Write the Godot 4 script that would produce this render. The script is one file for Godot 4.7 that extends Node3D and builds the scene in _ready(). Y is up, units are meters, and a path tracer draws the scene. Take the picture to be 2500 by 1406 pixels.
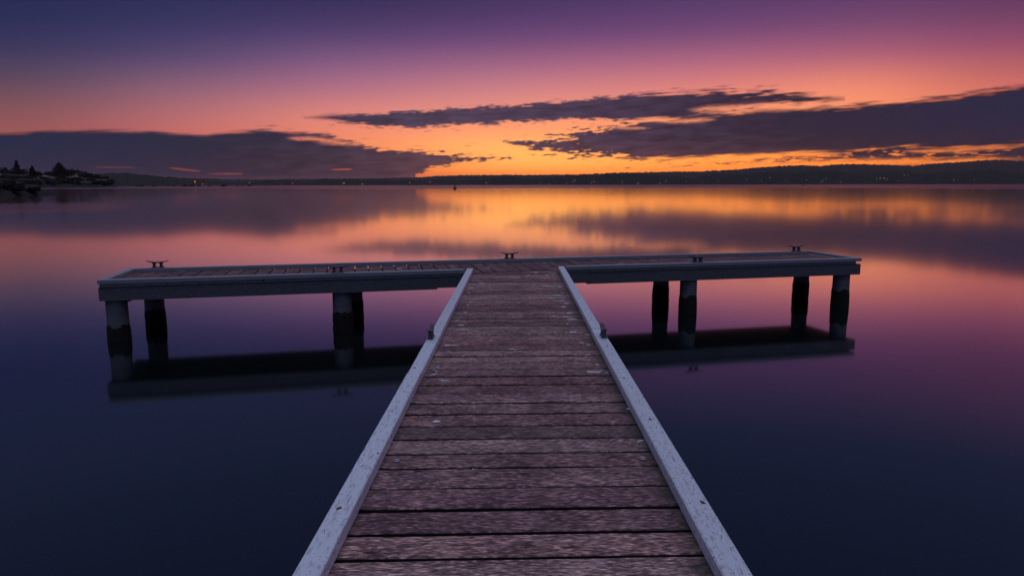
extends Node3D
# A timber jetty with a T shaped head on a calm bay after sunset. Metres, y up, the walkway runs along -z.

const EXPOSURE := 1.0
const HAZE := 0.00003
const ZENITH := Color(0.74, 0.80, 1.14)
const SKY_W := 4096
const SKY_H := 4096
const CALM := 0.066
const RUFFLED := 0.3
const WATER_SPEC := 0.42
const SKY_AZ := [-35.9, -26.2, -14.7, -0.2, 14.3, 25.8, 35.5]
const SKY_ROWS := [
	[Vector3(105, 62, 75), Vector3(176, 80, 75), Vector3(230, 94, 58), Vector3(270, 131, 58), Vector3(271, 124, 52), Vector3(261, 116, 48), Vector3(230, 104, 50)],
	[Vector3(128, 71, 79), Vector3(187, 89, 81), Vector3(242, 109, 61), Vector3(286, 156, 65), Vector3(289, 149, 58), Vector3(276, 139, 51), Vector3(247, 125, 53)],
	[Vector3(149, 82, 83), Vector3(198, 99, 91), Vector3(250, 129, 76), Vector3(295, 190, 93), Vector3(299, 176, 76), Vector3(283, 154, 62), Vector3(252, 136, 62)],
	[Vector3(159, 90, 88), Vector3(200, 107, 100), Vector3(249, 140, 99), Vector3(289, 191, 104), Vector3(288, 174, 92), Vector3(275, 155, 80), Vector3(245, 131, 80)],
	[Vector3(145, 87, 90), Vector3(192, 109, 108), Vector3(240, 139, 114), Vector3(269, 167, 113), Vector3(270, 163, 106), Vector3(265, 155, 98), Vector3(239, 130, 96)],
	[Vector3(122, 81, 92), Vector3(169, 105, 114), Vector3(221, 133, 125), Vector3(245, 151, 126), Vector3(254, 153, 116), Vector3(257, 152, 110), Vector3(224, 119, 102)],
	[Vector3(86, 69, 94), Vector3(132, 92, 116), Vector3(181, 114, 132), Vector3(214, 133, 134), Vector3(227, 134, 125), Vector3(231, 133, 116), Vector3(191, 102, 104)],
	[Vector3(56, 53, 90), Vector3(86, 70, 108), Vector3(133, 91, 128), Vector3(166, 104, 132), Vector3(178, 105, 128), Vector3(172, 97, 119), Vector3(146, 78, 107)],
	[Vector3(40, 45, 85), Vector3(56, 53, 95), Vector3(83, 64, 108), Vector3(109, 72, 117), Vector3(118, 74, 117), Vector3(118, 71, 111), Vector3(105, 62, 98)],
	[Vector3(40, 45, 85), Vector3(46, 47, 89), Vector3(57, 48, 90), Vector3(76, 56, 99), Vector3(88, 60, 105), Vector3(93, 60, 103), Vector3(100, 60, 97)],
]
const A_TOP := [Vector2(-43.96, 2.91), Vector2(-39.28, 3.31), Vector2(-36.15, 3.34), Vector2(-33.90, 3.59), Vector2(-30.30, 3.78), Vector2(-27.23, 3.83), Vector2(-25.10, 3.69), Vector2(-23.72, 3.67), Vector2(-22.00, 3.95), Vector2(-19.67, 4.13), Vector2(-17.28, 4.06), Vector2(-14.82, 3.92), Vector2(-12.96, 3.34), Vector2(-11.06, 2.85), Vector2(-8.47, 2.68), Vector2(-6.50, 2.49), Vector2(-4.19, 2.36), Vector2(-0.68, 2.17)]
const A_BOT := [Vector2(-44.33, -0.54), Vector2(-10.52, -0.82), Vector2(-8.86, 0.13), Vector2(-7.86, 0.85), Vector2(-6.03, 1.51), Vector2(-3.53, 1.84), Vector2(-0.68, 2.10)]
const B_TOP := [Vector2(-16.32, 5.13), Vector2(-14.77, 5.35), Vector2(-11.62, 5.54), Vector2(-8.40, 5.75), Vector2(-5.13, 6.07), Vector2(-0.18, 6.30), Vector2(4.77, 6.68), Vector2(8.02, 6.88), Vector2(11.22, 7.03), Vector2(15.87, 7.16), Vector2(18.87, 6.94), Vector2(21.77, 6.63), Vector2(24.85, 6.13)]
const B_BOT := [Vector2(-16.32, 5.13), Vector2(-14.78, 5.04), Vector2(-12.91, 4.70), Vector2(-10.37, 4.49), Vector2(-6.79, 4.59), Vector2(-1.84, 4.86), Vector2(1.48, 4.99), Vector2(4.78, 5.12), Vector2(9.03, 5.01), Vector2(11.92, 4.89), Vector2(14.42, 5.09), Vector2(17.45, 5.52), Vector2(20.39, 5.81), Vector2(24.85, 6.02)]
const C_TOP := [Vector2(-0.85, 3.41), Vector2(3.15, 3.72), Vector2(6.44, 4.27), Vector2(9.03, 4.82), Vector2(11.28, 5.03), Vector2(14.41, 5.27), Vector2(17.46, 5.49), Vector2(20.40, 5.57), Vector2(23.24, 5.57), Vector2(25.95, 5.65), Vector2(29.30, 5.66), Vector2(31.00, 5.84), Vector2(33.32, 6.11), Vector2(35.52, 6.25), Vector2(39.57, 6.52), Vector2(47.99, 5.95)]
const C_BOT := [Vector2(-0.85, 3.41), Vector2(2.15, 2.68), Vector2(4.82, 2.34), Vector2(8.12, 2.16), Vector2(11.37, 1.91), Vector2(12.96, 1.93), Vector2(16.08, 2.08), Vector2(19.11, 2.13), Vector2(22.02, 2.27), Vector2(26.17, 2.25), Vector2(28.77, 2.53), Vector2(31.27, 2.30), Vector2(33.63, 2.34), Vector2(35.86, 2.38), Vector2(39.97, 2.39), Vector2(48.42, 2.09)]
const FAR_RIDGE := [Vector2(-42.44, 0.40), Vector2(-36.43, 0.31), Vector2(-26.67, 0.42), Vector2(-25.31, 0.48), Vector2(-21.05, 0.36), Vector2(-18.06, 0.39), Vector2(-11.78, 0.46), Vector2(-7.53, 0.56), Vector2(-6.54, 0.65), Vector2(-5.21, 0.69), Vector2(-3.54, 0.73), Vector2(-1.86, 0.73), Vector2(2.83, 0.74), Vector2(6.16, 0.78), Vector2(7.48, 0.86), Vector2(11.07, 0.91), Vector2(12.67, 0.95), Vector2(14.57, 0.95), Vector2(16.43, 1.02), Vector2(17.65, 1.07), Vector2(18.85, 1.20), Vector2(20.62, 1.31), Vector2(22.07, 1.36), Vector2(23.49, 1.28), Vector2(24.60, 1.39), Vector2(25.69, 1.40), Vector2(27.56, 1.32), Vector2(29.62, 1.23), Vector2(31.10, 1.38), Vector2(32.54, 1.44), Vector2(33.70, 1.52), Vector2(34.83, 1.53), Vector2(35.95, 1.42), Vector2(38.08, 1.28), Vector2(43.78, 0.99)]
const MID_RIDGE := [Vector2(-31.79, 0.55), Vector2(-30.54, 0.75), Vector2(-29.78, 0.81), Vector2(-29.27, 0.79), Vector2(-27.98, 0.71), Vector2(-26.66, 0.56), Vector2(-25.85, 0.51), Vector2(-24.76, 0.39), Vector2(-23.37, 0.24), Vector2(-22.22, 0.21), Vector2(-20.47, 0.21), Vector2(-19.57, 0.36), Vector2(-18.06, 0.36), Vector2(-16.84, 0.20), Vector2(-15.28, 0.43), Vector2(-13.07, 0.39), Vector2(-11.79, 0.30), Vector2(-8.53, 0.29), Vector2(-6.21, 0.36), Vector2(-4.55, 0.29), Vector2(-1.87, 0.42), Vector2(-0.86, 0.58), Vector2(0.15, 0.55), Vector2(1.49, 0.41), Vector2(2.83, 0.48), Vector2(4.17, 0.64), Vector2(5.83, 0.70), Vector2(6.83, 0.63), Vector2(7.49, 0.79), Vector2(8.47, 0.85), Vector2(9.78, 0.88), Vector2(11.40, 0.74), Vector2(12.37, 0.58), Vector2(13.00, 0.61), Vector2(14.28, 0.38), Vector2(15.21, 0.66), Vector2(16.13, 0.75), Vector2(17.67, 0.77), Vector2(20.06, 0.91), Vector2(21.81, 0.81), Vector2(23.51, 1.01), Vector2(24.63, 0.91), Vector2(26.28, 0.71), Vector2(27.60, 0.82), Vector2(28.89, 0.89), Vector2(30.17, 0.68), Vector2(31.39, 0.75), Vector2(32.59, 0.82), Vector2(34.21, 0.92), Vector2(35.12, 0.74), Vector2(36.02, 0.57), Vector2(38.15, 0.50), Vector2(42.08, 0.17)]
const LAMPS := [Vector3(-24.64, 0.25, 0), Vector3(-24.64, 0.18, 0), Vector3(-20.83, 0.14, 0), Vector3(-18.47, 0.02, 2), Vector3(-17.65, 0.08, 0), Vector3(-8.53, 0.10, 0), Vector3(-6.88, 0.16, 0), Vector3(-2.30, 0.12, 0), Vector3(-24.12, 0.06, 2), Vector3(-13.81, 0.10, 1), Vector3(-13.71, 0.10, 1), Vector3(-12.31, 0.04, 1), Vector3(2.10, 0.05, 1), Vector3(2.87, 0.01, 1), Vector3(4.28, 0.04, 0), Vector3(4.78, 0.17, 1), Vector3(4.97, 0.29, 1), Vector3(6.31, 0.07, 0), Vector3(6.54, 0.20, 0), Vector3(8.81, 0.13, 1), Vector3(10.06, 0.03, 1), Vector3(11.80, 0.06, 0), Vector3(12.25, 0.22, 0), Vector3(13.84, 0.22, 0), Vector3(15.10, 0.12, 2), Vector3(16.28, 0.24, 1), Vector3(18.41, 0.33, 1), Vector3(19.50, 0.23, 1), Vector3(20.11, 0.45, 1), Vector3(21.27, 0.20, 0), Vector3(22.70, 0.31, 1), Vector3(23.75, 0.16, 0), Vector3(23.86, 0.25, 1), Vector3(24.05, 0.37, 1), Vector3(25.06, 0.12, 2), Vector3(27.42, 0.35, 1), Vector3(27.63, 0.38, 0), Vector3(27.89, 0.38, 1), Vector3(28.10, 0.32, 1), Vector3(29.14, 0.60, 0), Vector3(29.40, 0.54, 0), Vector3(28.84, 0.17, 2), Vector3(32.15, 0.33, 1), Vector3(32.16, 0.21, 1), Vector3(33.36, 0.29, 1)]
const DROPPINGS := [Vector4(0.367, -11.764, 0.056, 0.050), Vector4(0.224, -11.285, 0.047, 0.050), Vector4(0.539, -11.385, 0.054, 0.050), Vector4(0.667, -11.596, 0.083, 0.050), Vector4(-0.487, -10.437, 0.088, 0.044), Vector4(0.523, -10.129, 0.146, 0.041), Vector4(0.666, -10.087, 0.073, 0.050), Vector4(-0.622, -9.975, 0.060, 0.050), Vector4(-0.634, -9.514, 0.023, 0.037), Vector4(0.672, -9.468, 0.023, 0.036), Vector4(0.581, -9.290, 0.089, 0.050), Vector4(0.485, -9.051, 0.065, 0.050), Vector4(0.616, -8.823, 0.085, 0.032), Vector4(0.661, -8.637, 0.052, 0.046), Vector4(0.603, -8.400, 0.046, 0.050), Vector4(-0.559, -8.768, 0.032, 0.031), Vector4(-0.585, -8.525, 0.026, 0.044), Vector4(-0.586, -8.022, 0.024, 0.039), Vector4(0.646, -7.989, 0.048, 0.039), Vector4(0.452, -7.786, 0.042, 0.037), Vector4(0.589, -7.736, 0.042, 0.037), Vector4(0.651, -7.591, 0.092, 0.047), Vector4(-0.634, -7.551, 0.023, 0.035), Vector4(0.573, -7.340, 0.022, 0.044), Vector4(-0.529, -7.047, 0.068, 0.031), Vector4(-0.577, -7.280, 0.044, 0.033), Vector4(0.604, -6.921, 0.067, 0.040), Vector4(0.738, -6.804, 0.041, 0.019), Vector4(-0.621, -6.345, 0.054, 0.033), Vector4(-0.563, -6.345, 0.031, 0.033), Vector4(-0.023, -6.196, 0.030, 0.024), Vector4(0.004, -6.148, 0.019, 0.016), Vector4(0.634, -6.442, 0.039, 0.026), Vector4(0.703, -6.357, 0.035, 0.025), Vector4(-0.542, -5.166, 0.054, 0.028), Vector4(-0.641, -5.341, 0.033, 0.024), Vector4(-0.634, -5.426, 0.020, 0.019), Vector4(0.641, -5.410, 0.073, 0.043), Vector4(-0.501, -4.235, 0.047, 0.031), Vector4(0.700, -5.174, 0.016, 0.011), Vector4(0.769, -4.477, 0.019, 0.017), Vector4(0.747, -3.899, 0.022, 0.010), Vector4(0.731, -3.879, 0.012, 0.010), Vector4(-0.221, -3.485, 0.007, 0.008)]
const TREES := [Vector4(-37.624, 1.309, 0.0178, 1), Vector4(-37.033, 1.265, 0.0154, 1), Vector4(-36.233, 1.250, 0.0154, 1), Vector4(-35.864, 1.201, 0.0119, 1), Vector4(-35.495, 1.609, 0.0101, 0), Vector4(-35.137, 1.102, 0.0142, 1), Vector4(-34.650, 1.244, 0.0089, 0), Vector4(-34.280, 1.030, 0.0154, 1), Vector4(-33.780, 0.925, 0.0142, 1), Vector4(-33.101, 1.485, 0.0214, 0), Vector4(-32.642, 1.018, 0.0119, 1), Vector4(-32.228, 1.106, 0.0154, 2), Vector4(-31.757, 0.942, 0.0119, 1), Vector4(-31.417, 0.916, 0.0131, 1), Vector4(-30.985, 0.777, 0.0131, 1), Vector4(-30.551, 0.608, 0.0119, 1), Vector4(-30.114, 0.409, 0.0107, 1), Vector4(-36.172, 0.716, 0.0154, 1), Vector4(-35.737, 0.638, 0.0142, 1), Vector4(-34.949, 0.670, 0.0154, 1), Vector4(-34.041, 0.593, 0.0166, 1), Vector4(-33.463, 0.540, 0.0142, 1), Vector4(-32.867, 0.598, 0.0142, 1), Vector4(-32.153, 0.545, 0.0154, 1), Vector4(-31.257, 0.463, 0.0142, 1), Vector4(-30.272, 0.323, 0.0119, 1)]
const WATER_Y := 0.0
const DECK := 0.87            # top of the boards above the water
const RAIL := 0.066           # height of the kerb rails on the boards
const EYE := Vector3(0, 2.37, 0)
const TURN := 0.2268928       # the head of the jetty stands 13 degrees off square
const CORNER := Vector3(-6.361, 0, -10.379)
const HEAD_LEN := 13.49
const HEAD_WIDE := 1.57

var M := {}
var used := {}
var rng := RandomNumberGenerator.new()
var jetty: Node3D

# ------------------------------------------------------------------ helpers
func numbered(called: String) -> String:
	var n: int = used.get(called, 0)
	used[called] = n + 1
	return called if n == 0 else "%s_%03d" % [called, n]

func thing(called: String, label: String, category: String, at := Vector3.ZERO, group := "") -> Node3D:
	var o := Node3D.new()
	o.name = numbered(called)
	add_child(o)
	o.position = at
	o.set_meta("label", label)
	o.set_meta("category", category)
	if group != "":
		o.set_meta("group", group)
	return o

func part(called: String, mesh: Mesh, m: Material, parent: Node3D, at := Vector3.ZERO, turn := 0.0) -> MeshInstance3D:
	var o := MeshInstance3D.new()
	o.name = called
	o.mesh = mesh
	o.material_override = m
	o.cast_shadow = GeometryInstance3D.SHADOW_CASTING_SETTING_ON
	parent.add_child(o, true)
	o.position = at
	o.rotation.y = turn
	return o

func structure(called: String, mesh: Mesh, m: Material, at := Vector3.ZERO) -> MeshInstance3D:
	var o := part(numbered(called), mesh, m, self, at)
	o.set_meta("kind", "structure")
	return o

func start() -> SurfaceTool:
	var st := SurfaceTool.new()
	st.begin(Mesh.PRIMITIVE_TRIANGLES)
	st.set_smooth_group(-1)
	return st

func done(st: SurfaceTool, tangents := false) -> ArrayMesh:
	st.generate_normals()
	if tangents:
		st.generate_tangents()
	return st.commit()

func tri(st: SurfaceTool, a: Vector3, b: Vector3, c: Vector3, out: Vector3, ua := Vector2.ZERO, ub := Vector2.ZERO, uc := Vector2.ZERO) -> void:
	if (c - a).cross(b - a).dot(out) < 0.0:
		var t := b
		b = c
		c = t
		var tu := ub
		ub = uc
		uc = tu
	st.set_uv(ua)
	st.add_vertex(a)
	st.set_uv(ub)
	st.add_vertex(b)
	st.set_uv(uc)
	st.add_vertex(c)

func quad(st: SurfaceTool, a: Vector3, b: Vector3, c: Vector3, d: Vector3, out: Vector3, ua := Vector2.ZERO, ub := Vector2.ZERO, uc := Vector2.ZERO, ud := Vector2.ZERO) -> void:
	tri(st, a, b, c, out, ua, ub, uc)
	tri(st, a, c, d, out, ua, uc, ud)

# a sawn timber: length along x, width along z, top at y = 0, edges eased; uvs run along the grain
func timber(length: float, wide: float, thick: float, ease: float, segs: int, wob: float, strip: Rect2, sd: int, side_v := -1.0) -> ArrayMesh:
	var r := RandomNumberGenerator.new()
	r.seed = sd
	var st := start()
	var rows := []
	for i in segs + 1:
		var x := lerpf(-length / 2, length / 2, float(i) / segs)
		var w0 := -wide / 2 + r.randf_range(-wob, wob)
		var w1 := wide / 2 + r.randf_range(-wob, wob)
		var y := r.randf_range(-wob, wob) * 0.35
		var e := ease * r.randf_range(0.75, 1.3)
		rows.append([Vector3(x, -thick, w0), Vector3(x, y - e, w0), Vector3(x, y, w0 + e), Vector3(x, y, w1 - e), Vector3(x, y - e, w1), Vector3(x, -thick, w1)])
	var round_ := 2.0 * thick + wide
	var across := [0.0, (thick - ease) / round_, thick / round_, (thick + wide) / round_, (thick + wide + ease) / round_, 1.0]
	var outs := [Vector3(0, 0, -1), Vector3(0, 1, -1), Vector3(0, 1, 0), Vector3(0, 1, 1), Vector3(0, 0, 1), Vector3(0, -1, 0)]
	for i in segs:
		var u0 := strip.position.x + strip.size.x * float(i) / segs
		var u1 := strip.position.x + strip.size.x * float(i + 1) / segs
		for k in 6:
			var k2 := (k + 1) % 6
			var v0: float = strip.position.y + strip.size.y * across[k]
			var v1: float = strip.position.y + strip.size.y * across[k2]
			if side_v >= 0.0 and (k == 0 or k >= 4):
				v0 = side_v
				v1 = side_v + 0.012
			quad(st, rows[i][k], rows[i + 1][k], rows[i + 1][k2], rows[i][k2], outs[k], Vector2(u0, v0), Vector2(u1, v0), Vector2(u1, v1), Vector2(u0, v1))
	for side in [0, segs]:
		var o := Vector3(-1, 0, 0) if side == 0 else Vector3(1, 0, 0)
		var u: float = strip.position.x + (0.02 if side == 0 else strip.size.x - 0.02)
		for k in range(1, 5):
			tri(st, rows[side][0], rows[side][k], rows[side][k + 1], o, Vector2(u, strip.position.y), Vector2(u, strip.position.y + strip.size.y * across[k]), Vector2(u, strip.position.y + strip.size.y * across[k + 1]))
	return done(st, true)

func box_into(st: SurfaceTool, lo: Vector3, hi: Vector3) -> void:
	var c := [Vector3(lo.x, lo.y, lo.z), Vector3(hi.x, lo.y, lo.z), Vector3(hi.x, lo.y, hi.z), Vector3(lo.x, lo.y, hi.z), Vector3(lo.x, hi.y, lo.z), Vector3(hi.x, hi.y, lo.z), Vector3(hi.x, hi.y, hi.z), Vector3(lo.x, hi.y, hi.z)]
	quad(st, c[0], c[1], c[2], c[3], Vector3.DOWN)
	quad(st, c[4], c[5], c[6], c[7], Vector3.UP)
	quad(st, c[0], c[1], c[5], c[4], Vector3.FORWARD)
	quad(st, c[3], c[2], c[6], c[7], Vector3.BACK)
	quad(st, c[0], c[3], c[7], c[4], Vector3.LEFT)
	quad(st, c[1], c[2], c[6], c[5], Vector3.RIGHT)

func box(lo: Vector3, hi: Vector3) -> ArrayMesh:
	var st := start()
	box_into(st, lo, hi)
	return done(st)

# a turned shape round y: list of (radius, height); lump adds uneven radius
func turned(profile: Array, sides: int, lump := 0.0, sd := 1, smooth := true) -> ArrayMesh:
	var r := RandomNumberGenerator.new()
	r.seed = sd
	var st := start()
	if smooth:
		st.set_smooth_group(0)
	var rings := []
	for p in profile:
		var ring := []
		for k in sides:
			var a := TAU * k / sides
			var rad: float = p.x * (1.0 + (r.randf_range(-lump, lump) if p.x > 0.001 else 0.0))
			ring.append(Vector3(cos(a) * rad, p.y + (r.randf_range(-lump, lump) * p.x * 0.8 if p.x > 0.001 else 0.0), sin(a) * rad))
		rings.append(ring)
	for i in profile.size() - 1:
		var slope := Vector2(profile[i + 1].y - profile[i].y, profile[i].x - profile[i + 1].x)
		for k in sides:
			var k2 := (k + 1) % sides
			var a := TAU * (k + 0.5) / sides
			var out := Vector3(cos(a) * slope.x, slope.y, sin(a) * slope.x)
			var u0 := float(k) / sides
			var u1 := float(k + 1) / sides
			quad(st, rings[i][k], rings[i][k2], rings[i + 1][k2], rings[i + 1][k], out, Vector2(u0, profile[i].y), Vector2(u1, profile[i].y), Vector2(u1, profile[i + 1].y), Vector2(u0, profile[i + 1].y))
	return done(st)

func sphere(radius: float) -> SphereMesh:
	var s := SphereMesh.new()
	s.radius = radius
	s.height = radius * 2
	s.radial_segments = 10
	s.rings = 6
	return s

func along(points: Array, x: float) -> float:
	if x <= points[0].x:
		return points[0].y
	for i in points.size() - 1:
		if x <= points[i + 1].x:
			return lerpf(points[i].y, points[i + 1].y, (x - points[i].x) / maxf(points[i + 1].x - points[i].x, 1e-5))
	return points[-1].y

func toward(az: float, dist: float, y := 0.0) -> Vector3:
	return Vector3(sin(deg_to_rad(az)) * dist, y, -cos(deg_to_rad(az)) * dist)

func noise(sd: int, freq: float, octaves := 4) -> FastNoiseLite:
	var n := FastNoiseLite.new()
	n.seed = sd
	n.noise_type = FastNoiseLite.TYPE_SIMPLEX_SMOOTH
	n.frequency = freq
	n.fractal_type = FastNoiseLite.FRACTAL_FBM
	n.fractal_octaves = octaves
	return n

func bytes_of(n: FastNoiseLite, w: int, h: int, to_w: int, to_h: int, seamless := true) -> PackedByteArray:
	var im: Image = n.get_seamless_image(w, h) if seamless else n.get_image(w, h)
	im.convert(Image.FORMAT_L8)
	if w != to_w or h != to_h:
		im.resize(to_w, to_h, Image.INTERPOLATE_CUBIC)
	return im.get_data()

func texture_of(data: PackedByteArray, w: int, h: int, format := Image.FORMAT_RGB8) -> ImageTexture:
	var im := Image.create_from_data(w, h, false, format, data)
	im.generate_mipmaps()
	return ImageTexture.create_from_image(im)

func paint(rough: float, c: Color, spec := 0.5) -> StandardMaterial3D:
	var m := StandardMaterial3D.new()
	m.albedo_color = c.linear_to_srgb()
	m.roughness = rough
	m.metallic_specular = spec
	return m

# ------------------------------------------------------------------ sky
func sky_color(az: float, el: float) -> Color:
	# clear dusk sky: a table toward the afterglow that passes into the dim blue behind
	var back := sky_back(el)
	var c: Color
	var rise := lerpf(13.0, 11.6, smoothstep(5.0, 34.0, absf(az)))
	if el > rise:
		c = sky_front(az, minf(el, 14.0)).lerp(sky_back(el), smoothstep(rise, rise + 8.0, el))
	else:
		c = sky_front(az, el)
	var away := 0.0
	if az < -35.9:
		away = smoothstep(-36.0, -125.0, az)
	elif az > 35.5:
		away = smoothstep(36.0, 125.0, az)
	return c.lerp(back, away)

func sky_back(el: float) -> Color:
	var a := Color8(58, 56, 88).srgb_to_linear()
	var b := Color8(47, 55, 92).srgb_to_linear()
	var c := a.lerp(b, smoothstep(0.0, 14.0, el))
	return c.lerp(ZENITH, smoothstep(28.0, 90.0, el))

func sky_front(az: float, el: float) -> Color:
	var els := [0.0, 0.7, 1.7, 3.0, 4.3, 5.6, 7.3, 9.3, 11.6, 14.0]
	var n := SKY_AZ.size()
	var j := 0
	while j < els.size() - 2 and el > els[j + 1]:
		j += 1
	var t: float = clampf((el - els[j]) / (els[j + 1] - els[j]), 0, 1)
	var i := 0
	var a := clampf(az, SKY_AZ[0], SKY_AZ[n - 1])
	while i < n - 2 and a > SKY_AZ[i + 1]:
		i += 1
	var s: float = clampf((a - SKY_AZ[i]) / (SKY_AZ[i + 1] - SKY_AZ[i]), 0, 1)
	var rows := []
	for jj in [maxi(j - 1, 0), j, j + 1, mini(j + 2, els.size() - 1)]:
		var q := []
		for ii in [maxi(i - 1, 0), i, i + 1, mini(i + 2, n - 1)]:
			q.append(SKY_ROWS[jj][ii])
		rows.append(q[1].cubic_interpolate(q[2], q[0], q[3], s))
	var v: Vector3 = rows[1].cubic_interpolate(rows[2], rows[0], rows[3], t) / 255.0
	return Color(maxf(v.x, 0), maxf(v.y, 0), maxf(v.z, 0)).srgb_to_linear()

func between(points: Array, x: float) -> Vector3:
	for i in points.size() - 1:
		if x <= points[i + 1][0] or i == points.size() - 2:
			var t := clampf((x - points[i][0]) / (points[i + 1][0] - points[i][0]), 0, 1)
			return points[i][1].lerp(points[i + 1][1], t)
	return Vector3.ZERO

func make_sky() -> Image:
	var small := Image.create(512, 512, false, Image.FORMAT_RGBF)
	for y in 512:
		var el := 90.0 - (y + 0.5) / 512.0 * 180.0
		for x in 512:
			if el < -2.0:
				small.set_pixel(x, y, Color(0.02, 0.025, 0.05))
			else:
				small.set_pixel(x, y, sky_color((x + 0.5) / 512.0 * 360.0 - 180.0, maxf(el, 0.0)))
	small.resize(SKY_W, SKY_H, Image.INTERPOLATE_CUBIC)
	# clouds, streaked by the wind, in the band of sky over the afterglow
	var broad := noise(11, 1.0, 3)
	var fine := noise(23, 1.0, 4)
	var wisp := noise(37, 1.0, 3)
	var x0 := int((-80.0 / 360.0 + 0.5) * SKY_W)
	var x1 := int((80.0 / 360.0 + 0.5) * SKY_W)
	var y0 := int((90.0 - 11.0) / 180.0 * SKY_H)
	var y1 := int(90.6 / 180.0 * SKY_H)
	var low := [[-36.0, Vector3(33, 32, 48)], [-26.0, Vector3(45, 40, 56)], [-14.7, Vector3(68, 50, 62)], [-5.0, Vector3(104, 66, 70)], [8.0, Vector3(96, 60, 66)], [22.0, Vector3(80, 52, 58)], [36.0, Vector3(58, 42, 50)], [80.0, Vector3(46, 40, 58)]]
	var high := [[-36.0, Vector3(24, 31, 52)], [-26.0, Vector3(35, 39, 58)], [-14.7, Vector3(56, 50, 70)], [-5.0, Vector3(80, 64, 84)], [8.0, Vector3(70, 55, 76)], [22.0, Vector3(47, 38, 55)], [36.0, Vector3(34, 29, 45)], [80.0, Vector3(36, 37, 60)]]
	# burning gaps: centre line, half width in degrees, strength
	var gaps := [
		[[Vector2(11.37, 1.71), Vector2(12.65, 1.83), Vector2(16.09, 1.92), Vector2(20.58, 2.14), Vector2(25.91, 2.22)], 0.20, 1.0], [[Vector2(8.14, 1.22), Vector2(12.98, 1.19), Vector2(17.64, 1.28), Vector2(22.07, 1.42), Vector2(27.55, 1.49), Vector2(31.34, 1.46), Vector2(32.76, 1.57), Vector2(37.22, 1.61)], 0.27, 1.15], [[Vector2(28.53, 2.31), Vector2(31.28, 2.21), Vector2(33.63, 2.34), Vector2(36.29, 2.39)], 0.13, 0.75], [[Vector2(-31.37, 1.23), Vector2(-28.21, 1.23)], 0.05, 0.42], [[Vector2(-26.48, 1.25), Vector2(-25.27, 1.11), Vector2(-24.03, 0.97)], 0.06, 0.55], [[Vector2(-23.90, 0.81), Vector2(-21.02, 0.83)], 0.05, 0.6], [[Vector2(-14.78, 1.16), Vector2(-12.88, 1.20)], 0.05, 0.6], [[Vector2(-18.21, 3.58), Vector2(-16.08, 3.55), Vector2(-13.28, 3.21), Vector2(-11.69, 3.17)], 0.22, 0.9], [[Vector2(9.35, 5.22), Vector2(12.86, 4.84), Vector2(16.27, 4.95)], 0.16, 0.8], [[Vector2(13.46, 5.73), Vector2(16.24, 5.71), Vector2(18.93, 5.80), Vector2(22.68, 5.60)], 0.26, 0.85], [[Vector2(5.45, 4.86), Vector2(8.72, 4.44), Vector2(11.30, 4.34)], 0.12, 0.55]]
	for x in range(x0, x1):
		var az := (x + 0.5) / SKY_W * 360.0 - 180.0
		var at := along(A_TOP, az)
		var ab := along(A_BOT, az)
		var bt := along(B_TOP, az)
		var bb := along(B_BOT, az)
		var ct := along(C_TOP, az)
		var cb := along(C_BOT, az)
		var lc := between(low, az)
		var hc := between(high, az)
		var fade := 1.0 - smoothstep(50.0, 78.0, absf(az))
		var open := []
		for g in gaps:
			var a0: float = g[0][0].x
			var a1: float = g[0][-1].x
			if az > a0 and az < a1:
				var m := (az - a0) / (a1 - a0)
				open.append([along(g[0], az), g[1] * (0.35 + 0.65 * sin(m * PI)), g[2] * smoothstep(0.0, 0.18, m) * smoothstep(1.0, 0.82, m)])
		# how ragged each bank is at this bearing
		var rag_a := lerpf(0.22, 0.75, smoothstep(-22.0, -12.0, az))
		var rag_b := lerpf(0.55, 0.9, smoothstep(9.0, 18.0, az))
		var rag_c := lerpf(1.5, 0.5, smoothstep(3.0, 14.0, az))
		var crisp := 0.25 + 0.75 * smoothstep(-16.0, -10.0, az) * smoothstep(13.0, 7.0, az)
		var soft := lerpf(0.15, 0.36, 1.0 - (crisp - 0.25) / 0.75)
		for y in range(y0, y1):
			var el := 90.0 - (y + 0.5) / SKY_H * 180.0
			var e := el - 0.045 * az
			var n1 := broad.get_noise_2d(az * 0.30, e * 1.5)
			var n2 := fine.get_noise_2d(az * 1.25, e * 5.0)
			var n3 := wisp.get_noise_2d(az * 0.36, e * 4.6)
			var n4 := wisp.get_noise_2d(az * 0.55 + 90.0, e * 11.0)
			var edge := n1 * 0.42 + n2 * 0.42 * crisp + n3 * (0.62 - 0.25 * crisp)
			var d := 0.0
			if az < -0.3:
				var s := minf(at - el, (el - ab) * (1.0 if az > -9.0 else 4.0)) + edge * rag_a
				d = maxf(d, smoothstep(-0.05, soft, s + soft * 0.35))
			if az > -16.6 and az < 25.0:
				var s := minf(bt - el, el - bb) + (edge - 0.02) * rag_b * clampf((bt - bb) * 1.1, 0.15, 1.0)
				d = maxf(d, smoothstep(-0.06, soft + 0.08, s + soft * 0.45))
			if az > -1.0:
				var s := minf(ct - el, el - cb) + (edge - 0.03) * rag_c * clampf((ct - cb) * 0.9, 0.25, 1.0)
				d = maxf(d, smoothstep(-0.06, soft + 0.06, s + soft * 0.45))
				# sheet below the bank: solid far round to the right, torn bars nearer the glow
				var sheet := lerpf(-0.55, 0.6, smoothstep(8.0, 30.0, az)) + n4 * 1.2 + n2 * 0.4 + n3 * 0.3
				d = maxf(d, smoothstep(0.0, 0.22, sheet) * smoothstep(cb + 0.3, cb, el) * smoothstep(6.0, 9.0, az))
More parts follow.
